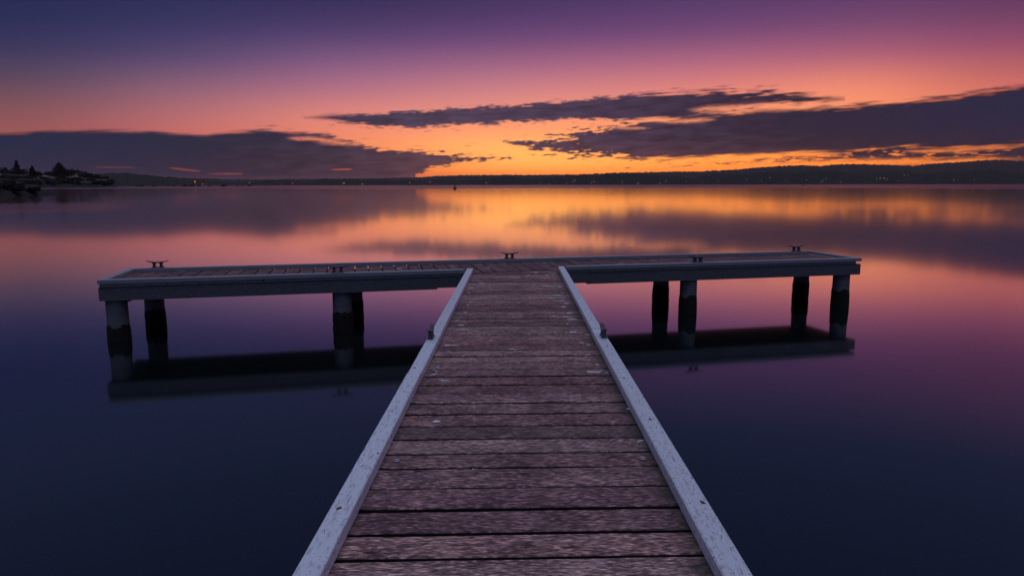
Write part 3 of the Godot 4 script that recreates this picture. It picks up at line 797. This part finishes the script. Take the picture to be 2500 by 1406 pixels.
func make_far_things() -> void:
	var hs := [[-35.52, 915.0, 8.0, 4.0, "pale two storey house highest among the trees of the headland"], [-35.25, 892.0, 6.0, 3.0, "small pale cottage below the highest house on the headland"], [-33.57, 900.0, 6.0, 3.0, "small pale house beside the broad tiered conifer"], [-32.51, 905.0, 7.0, 3.2, "pale house behind the umbrella shaped tree of the headland"], [-31.95, 905.0, 6.5, 3.0, "pale house among round trees above the moored white boats"], [-30.67, 885.0, 10.0, 4.5, "large pale house near the low tip of the headland"], [-31.60, 868.0, 9.0, 3.5, "grey boat shed standing at the water's edge of the headland"]]
	for i in hs.size():
		house(hs[i][0], hs[i][1], hs[i][2], hs[i][3], hs[i][4], i)
	for az in [-35.9, -35.6, -35.1, -34.3, -33.97, -33.72, -33.32, -32.87, -32.65, -32.36, -32.02, -31.29, -30.89]:
		var odd := int(absf(az) * 100.0) % 3 == 0
		boat(toward(az, 840.0 + 12.0 * sin(az * 37.0)), deg_to_rad(-az) + 0.6 * sin(az * 91.0), 6.0 + 2.0 * sin(az * 53.0), odd, M.white, "white sailing boat moored under the headland trees" if odd else "white motor boat moored under the headland trees", "white boats under the headland")
	for az in [-28.48, -28.16, -27.4, -26.48, -26.05, -25.31, -24.84, -24.37, -23.66, -22.66, -21.71, -20.83]:
		boat(toward(az, 1180.0 + 60.0 * sin(az * 17.0)), deg_to_rad(-az) + 0.9 * sin(az * 71.0), 7.5 + 2.5 * sin(az * 29.0), false, M.hull, "dark motor boat moored off the wooded far shore", "dark boats off the far shore")
	# channel marker out on the bay
	var o := thing("channel_buoy", "dark cone topped channel buoy floating alone on the open bay", "buoy", toward(-4.889, 353.0))
	part("float", turned([Vector2(0.0, -0.3), Vector2(0.7, -0.3), Vector2(0.95, 0.0), Vector2(0.95, 0.45), Vector2(0.6, 0.6), Vector2(0.0, 0.62)], 16), M.dark, o)
	var st := start()
	for k in 4:
		var a := TAU * (k + 0.5) / 4
		limb_into(st, Vector3(cos(a) * 0.5, 0.55, sin(a) * 0.5), Vector3(cos(a) * 0.16, 1.75, sin(a) * 0.16), 0.07, 0.06)
	part("frame", done(st), M.dark, o)
	part("panel", turned([Vector2(0.42, 0.75), Vector2(0.22, 1.6)], 4, 0.0, 1, false), M.dark, o)
	part("topmark", turned([Vector2(0.0, 1.72), Vector2(0.24, 1.75), Vector2(0.0, 2.35)], 10), M.dark, o)
	for p in [[-22.79, 990.0, "small dark mooring buoy with a pole beyond the jetty's cleats"], [-21.34, 960.0, "small dark mooring buoy with a pole beyond the jetty's cleats"], [22.52, 1000.0, "tiny dark float under the lit shore hills"]]:
		var q := thing("mooring_buoy", p[2], "buoy", toward(p[0], p[1]), "mooring buoys")
		part("float", turned([Vector2(0.0, -0.4), Vector2(0.7, -0.3), Vector2(1.0, 0.2), Vector2(0.7, 0.8), Vector2(0.0, 1.0)], 12), M.dark, q)
		part("pole", turned([Vector2(0.12, 0.9), Vector2(0.10, 2.6), Vector2(0.0, 2.65)], 6), M.dark, q)
	for p in [[-1.90, 20.0, "slim lattice radio mast on the far shore hill, the taller of a pair"], [-0.99, 17.0, "slim lattice radio mast on the far shore hill, the shorter of a pair"]]:
		var dist := 2420.0
		var ground := ridge_ground("mid", p[0], dist)
		var q := thing("radio_mast", p[2], "mast", toward(p[0], dist, ground))
		var up: float = EYE.y + dist * tan(deg_to_rad(0.86)) - ground
		var s := start()
		for k in 3:
			var a := TAU * k / 3
			limb_into(s, Vector3(cos(a) * 1.2, -1, sin(a) * 1.2), Vector3(cos(a) * 0.35, up, sin(a) * 0.35), 0.28, 0.22)
		for k in 6:
			var y := up * k / 6.0
			var rr := lerpf(1.2, 0.35, k / 6.0)
			for j in 3:
				limb_into(s, Vector3(cos(TAU * j / 3) * rr, y, sin(TAU * j / 3) * rr), Vector3(cos(TAU * (j + 1) / 3) * rr * 0.9, y + up / 6.0, sin(TAU * (j + 1) / 3) * rr * 0.9), 0.12, 0.12)
		part("lattice", done(s), M.dark, q)
		part("antenna", turned([Vector2(0.0, up - 4.5), Vector2(0.95, up - 4.2), Vector2(0.95, up - 0.6), Vector2(0.0, up)], 8), M.dark, q)
	# lamps alight along the far shore
	var names := ["yellow street lamp alight among the dark far shore hills", "pale white street lamp alight among the dark far shore hills", "orange red harbour lamp alight on the dark far shore"]
	var groups := ["yellow lamps on the far shore", "white lamps on the far shore", "orange red lamps on the far shore"]
	for l in LAMPS:
		var dist := along(LAND.mid[1], l.x) + 12.0
		while dist < along(LAND.mid[1], l.x) + 410.0 and EYE.y + dist * tan(deg_to_rad(l.y)) > ridge_ground("mid", l.x, dist) + 6.5:
			dist += 6.0
		var y: float = EYE.y + dist * tan(deg_to_rad(l.y))
		var ground := minf(ridge_ground("mid", l.x, dist) - 1.5, y - 2.0)
		var kind := int(l.z)
		var q := thing("street_lamp", names[kind], "street lamp", toward(l.x, dist, ground), groups[kind])
		part("post", turned([Vector2(0.14, 0.0), Vector2(0.09, y - ground)], 6), M.dark, q)
		part("lamp_head", sphere(0.55), M["lit%d" % kind], q, Vector3(0, y - ground, 0))
# ------------------------------------------------------------------ jetty
func head_point(u: float, v: float, y := 0.0) -> Vector3:
	return CORNER + Vector3(cos(TURN), 0, -sin(TURN)) * u + Vector3(-sin(TURN), 0, -cos(TURN)) * v + Vector3(0, y, 0)

func strip_of(k: int, flip := false) -> Rect2:
	var y := (k % 15) * 0.0625 + 0.003
	return Rect2(1.0, y, -1.0, 0.0565) if flip else Rect2(0.0, y, 1.0, 0.0565)

func prism(corners: Array, thick: float, strip: Rect2) -> ArrayMesh:
	# a board cut to a taper: four corners of its top, listed round
	var st := start()
	var c := Vector3.ZERO
	for p in corners:
		c += p / corners.size()
	var uv := []
	for p in corners:
		uv.append(Vector2(strip.position.x + strip.size.x * (p.x + 0.83) / 1.72, strip.position.y + strip.size.y * clampf(absf(p.z - corners[0].z) / 0.3, 0, 1)))
	quad(st, corners[0], corners[1], corners[2], corners[3], Vector3.UP, uv[0], uv[1], uv[2], uv[3])
	for i in 4:
		var a: Vector3 = corners[i]
		var b: Vector3 = corners[(i + 1) % 4]
		var out: Vector3 = (a + b) / 2 - c
		quad(st, a, b, b - Vector3(0, thick, 0), a - Vector3(0, thick, 0), out, uv[i], uv[(i + 1) % 4], uv[(i + 1) % 4], uv[i])
	return done(st, true)

func rail_strip(length: float, sd: int) -> Rect2:
	return Rect2(fmod(sd * 0.37, 1.0), fmod(sd * 0.29, 1.0), length / 1.3, 0.5)

func rail_between(a: Vector3, b: Vector3, wide: float, thick: float, m: Material, called: String, sd: int, wob := 0.0012) -> MeshInstance3D:
	# a straight timber whose top centre line runs from a to b
	var d := b - a
	return part(called, timber(d.length(), wide, thick, 0.006, maxi(2, int(d.length() / 0.8)), wob, rail_strip(d.length(), sd), sd), m, jetty, (a + b) / 2, atan2(-d.z, d.x))

func make_cleat(at: Vector3, turn: float, label: String) -> void:
	var o := Node3D.new()
	o.name = "mooring_cleat"
	jetty.add_child(o, true)
	o.position = at
	o.rotation.y = turn
	if absf(turn) > 1.0:
		o.scale = Vector3.ONE * 0.8   # the pair on the walkway is smaller
	var st := start()
	box_into(st, Vector3(-0.10, 0, -0.032), Vector3(0.10, 0.012, 0.032))
	part("base_plate", done(st), M.steel, o)
	for s in [-1, 1]:
		st = start()
		var rows := []
		for t in [[0.010, 0.034, 0.030], [0.03, 0.022, 0.024], [0.065, 0.020, 0.022], [0.088, 0.030, 0.025]]:
			var x: float = s * 0.056
			rows.append([Vector3(x - t[1], t[0], -t[2]), Vector3(x + t[1], t[0], -t[2]), Vector3(x + t[1], t[0], t[2]), Vector3(x - t[1], t[0], t[2])])
		var outs := [Vector3.FORWARD, Vector3.RIGHT, Vector3.BACK, Vector3.LEFT]
		for i in 3:
			for k in 4:
				quad(st, rows[i][k], rows[i][(k + 1) % 4], rows[i + 1][(k + 1) % 4], rows[i + 1][k], outs[k])
		part("post", done(st), M.steel, o)
	st = start()
	var rings := []
	for i in 13:
		var x := lerpf(-0.18, 0.18, i / 12.0)
		var t := absf(x) / 0.18
		var y := 0.094 + 0.030 * t * t
		var half := lerpf(0.030, 0.020, t * t)
		var thick := lerpf(0.024, 0.011, t)
		rings.append([Vector3(x, y - thick * 0.5, -half), Vector3(x, y + thick * 0.3, -half), Vector3(x, y + thick * 0.5, -half * 0.7), Vector3(x, y + thick * 0.5, half * 0.7), Vector3(x, y + thick * 0.3, half), Vector3(x, y - thick * 0.5, half)])
	var outs := [Vector3.FORWARD, Vector3(0, 1, -1), Vector3.UP, Vector3(0, 1, 1), Vector3.BACK, Vector3.DOWN]
	for i in 12:
		for k in 6:
			quad(st, rings[i][k], rings[i + 1][k], rings[i + 1][(k + 1) % 6], rings[i][(k + 1) % 6], outs[k])
	for i in [0, 12]:
		for k in range(1, 5):
			tri(st, rings[i][0], rings[i][k], rings[i][k + 1], Vector3.LEFT if i == 0 else Vector3.RIGHT)
	part("horn", done(st), M.steel, o)
	if label != "":
		o.set_meta("label", label)

func make_pile(at: Vector3, top: float, sd: int, band := 0.21) -> void:
	var o := part("pile", turned([Vector2(0.158, -2.2), Vector2(0.158, -0.4), Vector2(0.157, 0.3), Vector2(0.155, top)], 28), M.pile, jetty, at)
	# crust of oysters and weed between the tide marks, with an uneven upper edge
	var r := RandomNumberGenerator.new()
	r.seed = sd
	var n := noise(sd, 0.55, 3)
	var st := start()
	var sides := 48
	var levels := 9
	var grid := []
	for k in sides:
		var a := TAU * k / sides
		var up := band + 0.07 * n.get_noise_2d(cos(a) * 1.6, sin(a) * 1.6) + r.randf_range(-0.012, 0.012)
		var col := []
		for j in levels + 1:
			var t := float(j) / levels
			var rad := 0.159 + (0.004 * sin(PI * clampf(t * 0.86 + 0.2, 0, 1)) + r.randf_range(0.0, 0.011)) * (0.0 if j == levels else 1.0)
			col.append(Vector3(cos(a) * rad, lerpf(-0.35, up, t) + r.randf_range(-0.012, 0.012), sin(a) * rad))
		grid.append(col)
	for k in sides:
		for j in levels:
			var a := TAU * (k + 0.5) / sides
			quad(st, grid[k][j], grid[(k + 1) % sides][j], grid[(k + 1) % sides][j + 1], grid[k][j + 1], Vector3(cos(a), 0, sin(a)))
	part("oyster_crust", done(st), M.oyster, o)

func blot(rx: float, rz: float, sd: int, thick: float) -> ArrayMesh:
	# an irregular thin patch of dried matter with a low dome
	var r := RandomNumberGenerator.new()
	r.seed = sd
	var st := start()
	var n := 14
	var ring := []
	for k in n:
		var a := TAU * k / n
		var q := r.randf_range(0.45, 1.1)
		ring.append(Vector3(cos(a) * rx * q, 0, sin(a) * rz * q))
	for k in n:
		var a: Vector3 = ring[k]
		var b: Vector3 = ring[(k + 1) % n]
		tri(st, a, b, Vector3(0, thick, 0), Vector3.UP)
	return done(st)

func make_jetty() -> void:
	jetty = thing("jetty", "weathered timber jetty with pale kerb rails, walkway leading to a T shaped head on piles", "jetty")
	var tilt := deg_to_rad(1.7)
	# boards of the walkway, at their real spacing
	var joints := [-2.61, -2.817, -3.04, -3.274, -3.518, -3.726, -3.947, -4.176, -4.397, -4.619, -4.831, -5.06, -5.291, -5.505, -5.737, -5.947, -6.156, -6.36, -6.585, -6.827, -7.06, -7.247, -7.462, -7.669, -7.9, -8.099, -8.319, -8.536, -8.752, -8.969, -9.173, -9.384, -9.595, -9.823, -10.051, -10.281, -10.51, -10.73, -10.95, -11.18, -11.42, -11.62]
	var back := -2.61
	while back < 4.0:
		back += 0.221
		joints.insert(0, back)
	rng.seed = 5
	for i in joints.size() - 1:
		var gap := rng.randf_range(0.018, 0.036)
		var wide: float = joints[i] - joints[i + 1] - gap
		var mid: float = (joints[i] + joints[i + 1]) / 2
		var long := 1.715 + rng.randf_range(-0.006, 0.006)
		part("plank", timber(long, wide, 0.05, 0.005, 6, 0.0022, strip_of(i * 7 + 3), 500 + i, 0.945), M["wood%d" % rng.randi_range(0, 3)], jetty, Vector3(0.03, DECK + rng.randf_range(-0.005, 0.0015), mid), tilt + rng.randf_range(-0.0012, 0.0012))
	# two boards sawn to a taper where the walkway meets the head
	part("plank", prism([Vector3(-0.82, DECK, -11.605), Vector3(0.885, DECK, -11.656), Vector3(0.885, DECK, -11.84), Vector3(-0.82, DECK, -11.625)], 0.05, strip_of(4)), M.wood1, jetty)
	part("plank", prism([Vector3(-0.70, DECK, -11.648), Vector3(0.885, DECK, -11.85), Vector3(0.885, DECK, -12.025), Vector3(-0.70, DECK, -11.658)], 0.05, strip_of(9)), M.wood2, jetty)
	# boards of the head, square across it
	var pitch := 0.2385
	var end_cap := box(Vector3(-0.109, -0.049, -0.0015), Vector3(0.109, -0.002, 0.0015))
	for i in 57:
		var u0 := 0.02 + pitch * (i - 1)
		var u1 := minf(0.02 + pitch * i, HEAD_LEN)
		u0 = maxf(u0, 0.0)
		var wide := u1 - u0 - rng.randf_range(0.014, 0.024)
		if wide < 0.03:
			continue
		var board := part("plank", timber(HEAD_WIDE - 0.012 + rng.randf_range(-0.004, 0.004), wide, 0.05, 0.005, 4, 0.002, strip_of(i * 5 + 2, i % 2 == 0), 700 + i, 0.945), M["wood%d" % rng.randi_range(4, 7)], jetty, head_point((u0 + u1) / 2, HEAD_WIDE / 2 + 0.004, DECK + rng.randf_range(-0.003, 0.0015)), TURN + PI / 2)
		if wide > 0.15:
			part("painted_end", end_cap, M.beam_plain, board, Vector3(-HEAD_WIDE / 2 + 0.002, 0, 0), PI / 2)
			board.get_child(0).scale = Vector3((wide + 0.012) / 0.218, 1, 1)
	# kerb rails of the walkway, each in three lengths
	var top := DECK + RAIL
	var lx := -0.7725
	var rx := 0.828
	rail_between(Vector3(lx - 0.004, top, 4.0), Vector3(lx - 0.004, top, -5.15), 0.106, RAIL - 0.002, M.rail, "kerb_rail", 31)
	rail_between(Vector3(lx, top - 0.002, -5.156), Vector3(lx + 0.002, top - 0.002, -6.62), 0.108, RAIL - 0.004, M.rail, "kerb_rail", 32)
	rail_between(Vector3(lx + 0.003, top, -6.625), Vector3(lx + 0.011, top, -11.80), 0.107, RAIL - 0.002, M.rail_mildewed, "kerb_rail", 33)
	rail_between(Vector3(rx + 0.002, top, 4.0), Vector3(rx + 0.002, top, -6.2), 0.112, RAIL - 0.002, M.rail_mildewed, "kerb_rail", 34)
	rail_between(Vector3(rx, top - 0.003, -6.206), Vector3(rx, top - 0.003, -6.78), 0.110, RAIL - 0.005, M.rail, "kerb_rail", 35)
	rail_between(Vector3(rx, top, -6.786), Vector3(rx, top, -12.10), 0.106, RAIL - 0.002, M.rail_mildewed, "kerb_rail", 36)
	# kerb rails round the head
	var w := 0.105
	rail_between(head_point(0, w / 2, top), head_point(5.655, w / 2, top), w, RAIL - 0.002, M.rail_dirty, "kerb_rail", 41)
	rail_between(head_point(7.47, w / 2, top), head_point(HEAD_LEN, w / 2, top), w, RAIL - 0.002, M.rail_dirty, "kerb_rail", 42)
	rail_between(head_point(0, HEAD_WIDE - w / 2, top), head_point(6.6, HEAD_WIDE - w / 2, top), w, RAIL - 0.002, M.rail_dirty, "kerb_rail", 43)
	rail_between(head_point(6.606, HEAD_WIDE - w / 2, top), head_point(HEAD_LEN, HEAD_WIDE - w / 2, top), w, RAIL - 0.002, M.rail_dirty, "kerb_rail", 44)
	rail_between(head_point(w / 2, w + 0.002, top), head_point(w / 2, HEAD_WIDE - w - 0.002, top), w, RAIL - 0.002, M.rail_dirty, "kerb_rail", 45)
	rail_between(head_point(HEAD_LEN - w / 2, w + 0.002, top), head_point(HEAD_LEN - w / 2, HEAD_WIDE - w - 0.002, top), w, RAIL - 0.002, M.rail_dirty, "kerb_rail", 46)
	# fascia beams under the board ends
	var under := DECK - 0.054
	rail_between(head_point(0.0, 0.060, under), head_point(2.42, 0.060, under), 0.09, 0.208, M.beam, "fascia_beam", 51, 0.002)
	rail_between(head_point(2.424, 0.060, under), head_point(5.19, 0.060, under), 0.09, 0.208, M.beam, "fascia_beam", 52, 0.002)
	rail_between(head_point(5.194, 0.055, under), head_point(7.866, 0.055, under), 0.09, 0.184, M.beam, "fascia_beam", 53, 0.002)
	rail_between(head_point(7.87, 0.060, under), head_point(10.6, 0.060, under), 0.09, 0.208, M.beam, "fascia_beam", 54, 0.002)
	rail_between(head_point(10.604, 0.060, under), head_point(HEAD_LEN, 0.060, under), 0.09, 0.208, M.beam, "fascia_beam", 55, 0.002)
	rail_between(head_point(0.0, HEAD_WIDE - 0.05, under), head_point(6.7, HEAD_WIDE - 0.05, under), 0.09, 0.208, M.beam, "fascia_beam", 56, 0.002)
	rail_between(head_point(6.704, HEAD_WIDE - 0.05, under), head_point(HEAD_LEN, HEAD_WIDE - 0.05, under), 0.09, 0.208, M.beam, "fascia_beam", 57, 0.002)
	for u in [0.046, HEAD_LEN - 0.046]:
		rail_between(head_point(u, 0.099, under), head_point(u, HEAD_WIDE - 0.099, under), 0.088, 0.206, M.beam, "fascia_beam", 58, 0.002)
	# bearers out of sight below the boards
	for v in [0.55, 1.02]:
		rail_between(head_point(0.10, v, under), head_point(HEAD_LEN - 0.10, v, under), 0.08, 0.14, M.bearer, "bearer", 61)
	for x in [-0.74, 0.03, 0.80]:
		rail_between(Vector3(x, under, 4.0), Vector3(x, under, -11.5), 0.085, 0.19, M.bearer, "bearer", 62)
	for u in [0.32, 3.7, 9.9, 13.17]:
		rail_between(head_point(u, 0.11, under - 0.145), head_point(u, HEAD_WIDE - 0.11, under - 0.145), 0.15, 0.10, M.bearer, "headstock", 63)
	# piles
	var piles := [[0.18, 0.2], [0.43, 1.30], [3.61, 0.2], [3.798, 1.30], [9.884, 1.30], [9.927, 0.2], [13.113, 1.30], [13.222, 0.2]]
	for i in piles.size():
		make_pile(head_point(piles[i][0], piles[i][1]), DECK - 0.264 if piles[i][1] < 0.5 else DECK - 0.262, 80 + i, [0.20, 0.25, 0.27, 0.28, 0.33, 0.30, 0.31, 0.30][i])
	for z in [1.5, -2.5, -7.0]:
		for x in [-0.45, 0.5]:
			make_pile(Vector3(x, 0, z), DECK - 0.25, 95 + int(z * 3.0 + x * 10.0))
		rail_between(Vector3(-0.8, under - 0.191, z), Vector3(0.86, under - 0.191, z), 0.16, 0.10, M.bearer, "headstock", 64)
	# cleats: two on the walkway rails, five on the rails of the head
	make_cleat(Vector3(-0.789, top - 0.002, -6.38), PI / 2, "")
	make_cleat(Vector3(0.846, top - 0.002, -6.43), PI / 2, "")
	for c in [[0.475, HEAD_WIDE - 0.055], [6.78, HEAD_WIDE - 0.055], [13.10, HEAD_WIDE - 0.055], [3.56, 0.06], [10.02, 0.06]]:
		make_cleat(head_point(c[0], c[1], top), TURN, "")
	# washers on the boards, bolts in the rails with rust bleeding from them
	for p in [Vector3(-0.648, DECK + 0.002, -3.601), Vector3(0.707, DECK + 0.002, -3.629), Vector3(-0.639, DECK + 0.002, -5.565), Vector3(0.693, DECK + 0.002, -5.626)]:
		part("washer", turned([Vector2(0.011, 0.001), Vector2(0.013, 0.004), Vector2(0.018, 0.004), Vector2(0.019, -0.002)], 16), M.bolt, jetty, p)
		part("screw", turned([Vector2(0.010, -0.002), Vector2(0.010, 0.0015), Vector2(0.0, 0.0017)], 10), M.rust, jetty, p)
	var k := 0
	for p in [[-0.788, -2.906, 0.014, 0.02], [-0.783, -4.242, 0.010, 0.012], [0.856, -2.962, 0.017, 0.022], [0.837, -4.084, 0.012, 0.022], [-0.737, -3.543, 0.005, 0.012]]:
		k += 1
		part("rust_stain", blot(p[2], p[3], 210 + k, 0.0008), M.rust, jetty, Vector3(p[0], top + 0.0012, p[1]))
		part("bolt", turned([Vector2(0.006, 0.0), Vector2(0.006, 0.003), Vector2(0.0, 0.004)], 8), M.rust, jetty, Vector3(p[0], top, p[1]))
	for p in [[0.829, -6.013], [0.831, -7.3], [-0.77, -7.05], [-0.768, -8.6], [-0.79, -5.3], [-0.77, -9.9], [0.82, -5.0]]:
		part("bolt", turned([Vector2(0.009, 0.0), Vector2(0.009, 0.002), Vector2(0.0, 0.0025)], 8), M.dark, jetty, Vector3(p[0], top, p[1]))
	# dried bird droppings
	k = 0
	for d in DROPPINGS:
		k += 1
		part("bird_dropping", blot(d.z * 0.9, maxf(d.w * 0.8, 0.008), 400 + k, 0.0025), M.dropping, jetty, Vector3(d.x, DECK + 0.0015, d.y), rng.randf_range(-0.3, 0.3))
		for j in 2:
			part("bird_dropping", blot(d.z * 0.25, maxf(d.w * 0.3, 0.004), 450 + k * 2 + j, 0.002), M.dropping, jetty, Vector3(d.x + rng.randf_range(-1.6, 1.6) * d.z, DECK + 0.0015, d.y + rng.randf_range(-1.5, 1.5) * d.w))
	for p in [[8.8, 0.75], [11.9, 0.5], [12.6, 0.42], [9.6, 1.1], [5.6, 1.0], [4.6, 0.9], [6.2, 0.7], [7.4, 1.2]]:
		k += 1
		part("bird_dropping", blot(0.06, 0.04, 600 + k, 0.002), M.dropping, jetty, head_point(p[0], p[1], DECK + 0.0015))
func _ready() -> void:
	# camera
	var cam := Camera3D.new()
	cam.name = "camera"
	cam.fov = 45.293
	cam.near = 0.05
	cam.far = 40000.0
	cam.transform = Transform3D(Basis(Vector3(0.99999319, -0.00172591, -0.00326153), Vector3(0.00122147, 0.98887018, -0.1487759), Vector3(0.003482, 0.1487709, 0.98886556)), EYE)
	add_child(cam)
	cam.current = true
	# dusk sky
	var env := Environment.new()
	env.background_mode = Environment.BG_SKY
	var pan := PanoramaSkyMaterial.new()
	pan.panorama = ImageTexture.create_from_image(make_sky())
	var sky := Sky.new()
	sky.sky_material = pan
	env.sky = sky
	env.sky_rotation = Vector3(0, PI, 0)
	env.background_energy_multiplier = 1.0
	env.tonemap_mode = Environment.TONE_MAPPER_LINEAR
	env.tonemap_exposure = EXPOSURE
	env.sdfgi_enabled = true
	env.ssao_enabled = true
	env.ssil_enabled = true
	if HAZE > 0.0:
		env.fog_enabled = true
		env.fog_density = HAZE
		env.fog_light_color = Color(1.0, 0.80, 0.82)
	var world := WorldEnvironment.new()
	world.name = "world_environment"
	world.environment = env
	add_child(world)
	# the sun has set behind the far hills
	var sun := DirectionalLight3D.new()
	sun.name = "sun"
	sun.light_color = Color(1.0, 0.62, 0.38)
	sun.light_energy = 0.6
	sun.light_angular_distance = 0.5
	sun.shadow_enabled = true
	add_child(sun)
	sun.look_at_from_position(toward(9.0, 100.0, -6.0), Vector3.ZERO)
	print("sky done ", Time.get_ticks_msec())
	make_materials()
	print("materials done ", Time.get_ticks_msec())
	make_water()
	make_land()
	make_jetty()
	make_far_things()
	print("all done ", Time.get_ticks_msec())
